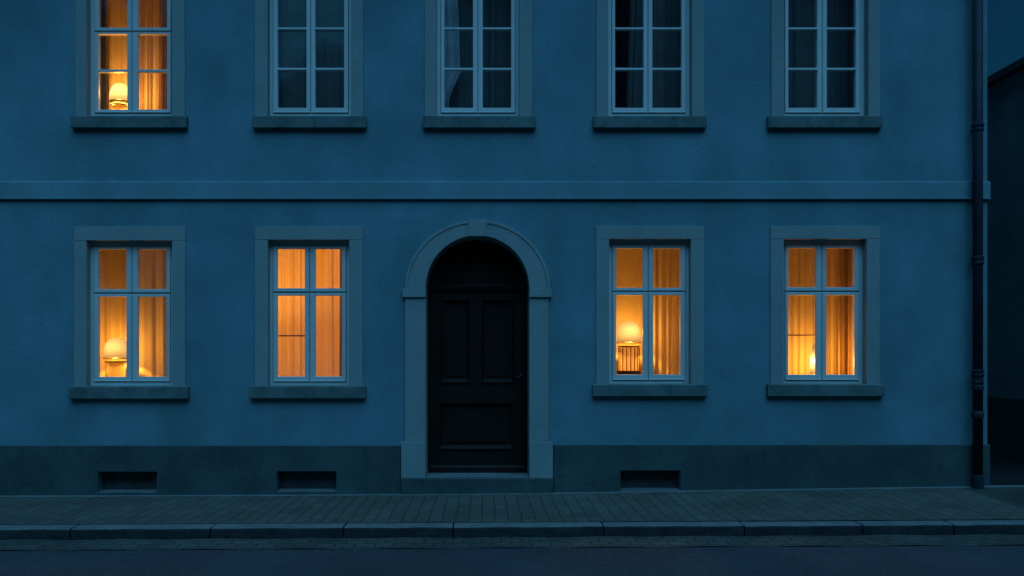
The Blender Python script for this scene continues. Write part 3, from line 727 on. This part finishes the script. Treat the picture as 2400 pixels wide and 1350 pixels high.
# ------------------------------------------------------------------ neighbour across the alley
nx0, nx1, nz = 7.33, 19.0, 5.42
nb = empty('neighbour_house', (nx0, 0.2, 0), 'dark unlit neighbouring house across the alley on the right', 'house'); o = (nx0, 0.2, 0)
obj('wall', MB().box(nx0, nx1, 0.2, 12, -0.5, nz).prism_y([(nx0, nz + 0.0005), (nx1, nz + 0.0005), ((nx0 + nx1) / 2, nz + 1.0)], 0.2, 12), M['slate'], nb, o)
obj('plinth', MB().box(nx0 - 0.03, nx1 + 0.03, 0.17, 12.03, -0.5, 0.94), M['slate_low'], nb, o)
nr = MB(); k2 = 1.0 / ((nx1 - nx0) / 2); xm = (nx0 + nx1) / 2
nr.prism_y([(nx0 - 0.10, nz - 0.10 * k2 + 0.02), (xm, nz + 1.02), (xm, nz + 1.12), (nx0 - 0.10, nz - 0.10 * k2 + 0.12)], 0.0, 12.2)
nr.prism_y([(nx1 + 0.10, nz - 0.10 * k2 + 0.02), (xm, nz + 1.02), (xm, nz + 1.12), (nx1 + 0.10, nz - 0.10 * k2 + 0.12)], 0.0, 12.2)
obj('roof', nr, M['roof'], nb, o)

# ------------------------------------------------------------------ across the street (seen in the panes)
sheet('far_pavement', -24, 24, -13.4, -10.2, lambda x, y: z_road(x) + 0.10, M['pavers'], 'far pavement on the other side of the street', 'pavement', 20, 4)
oy, ox0, ox1, oz = -17.0, -2.2, 19.0, 13.4
oh = empty('opposite_house', (8, oy, -0.4), 'dark house across the street mirrored in upper window panes', 'house'); o = (8, oy, -0.4)
ohl = []
for r_ in range(3):
    for c_ in range(8):
        a = ox0 + 0.9 + c_ * 2.6; b = 0.8 + r_ * 3.0
        ohl.append((a, a + 1.1, b, b + 1.7))
# facade looks towards +Y
m = MB().slab(ox0, ox1, -0.4, oz, oy - 0.3, oy, ohl)
m.box(ox0, ox0 + 0.3, oy - 9, oy - 0.3, -0.4, oz).box(ox1 - 0.3, ox1, oy - 9, oy - 0.3, -0.4, oz).box(ox0 + 0.3, ox1 - 0.3, oy - 9, oy - 8.7, -0.4, oz)
obj('wall', m, M['opp'], oh, o)
rp = MB().prism_x([(oy + 0.5, oz - 0.1), (oy - 4.5, oz + 3.4), (oy - 9.5, oz - 0.1), (oy - 9.5, oz + 0.1), (oy - 4.5, oz + 3.6), (oy + 0.5, oz + 0.1)], ox0 - 0.3, ox1 + 0.3)
obj('roof', rp, M['roof'], oh, o)
for a, b, c_, d_ in ohl:
    wmb = MB().slab(a, b, c_, d_, oy - 0.2, oy - 0.1, [(a + 0.08, (a + b) / 2 - 0.04, c_ + 0.08, d_ - 0.08), ((a + b) / 2 + 0.04, b - 0.08, c_ + 0.08, d_ - 0.08)])
    wo_ = obj('window', wmb, M['white'], oh, o)
    obj('pane', MB().box(a + 0.07, b - 0.07, oy - 0.16, oy - 0.15, c_ + 0.07, d_ - 0.07), M['vent'], wo_, o)

def tree(x, y, h, rad, label, seed):
    rnd = random.Random(seed); z0 = -0.42
    e = empty('street_tree', (x, y, z0), label, 'tree', 'trees across the street'); o = (x, y, z0)
    t = MB().tube([(x, y, z0), (x + 0.05, y, h * 0.25), (x - 0.08, y + 0.05, h * 0.5), (x, y, h * 0.85)], [0.2, 0.16, 0.12, 0.04], 10)
    blobs = []
    for i in range(22):
        a = rnd.uniform(0, 6.28); rr = rad * math.sqrt(rnd.random()) * 0.75; zz = h * rnd.uniform(0.35, 0.9)
        rr *= 1.0 - 0.5 * max(0, (zz / h - 0.6) / 0.3)
        c = Vector((x + rr * math.cos(a), y + rr * math.sin(a), zz)); blobs.append((c, rad * rnd.uniform(0.28, 0.45)))
        t.tube([(x, y, zz * 0.6), tuple((Vector((x, y, zz * 0.7)) + c) / 2), tuple(c)], [0.06, 0.04, 0.015], 6)
    obj('trunk', t, M['bark'], e, o, smooth=True)
    cr = MB()
    for c, r_ in blobs:
        for k in range(240):
            d = Vector((rnd.gauss(0, 1), rnd.gauss(0, 1), rnd.gauss(0, 0.8))).normalized() * r_ * rnd.random() ** 0.45
            p = c + d; u = Vector((rnd.gauss(0, 1), rnd.gauss(0, 1), rnd.gauss(0, 1))).normalized(); v = u.orthogonal().normalized()
            s = rnd.uniform(0.11, 0.2)
            cr.add([tuple(p - u * s), tuple(p + v * s * 0.6), tuple(p + u * s), tuple(p - v * s * 0.6)], [(0, 1, 2, 3)])
    obj('crown', cr, M['leaf'], e, o, weld=False)
tree(-10.8, -14.6, 12.6, 3.0, 'tall leafy tree across the street mirrored in lit upper window', 1)
tree(-4.9, -14.8, 11.5, 2.4, 'lower leafy tree across the street beside the opposite house', 2)
tree(-8.0, -16.5, 10.6, 2.4, 'broad leafy tree standing between two other trees across the street', 3)
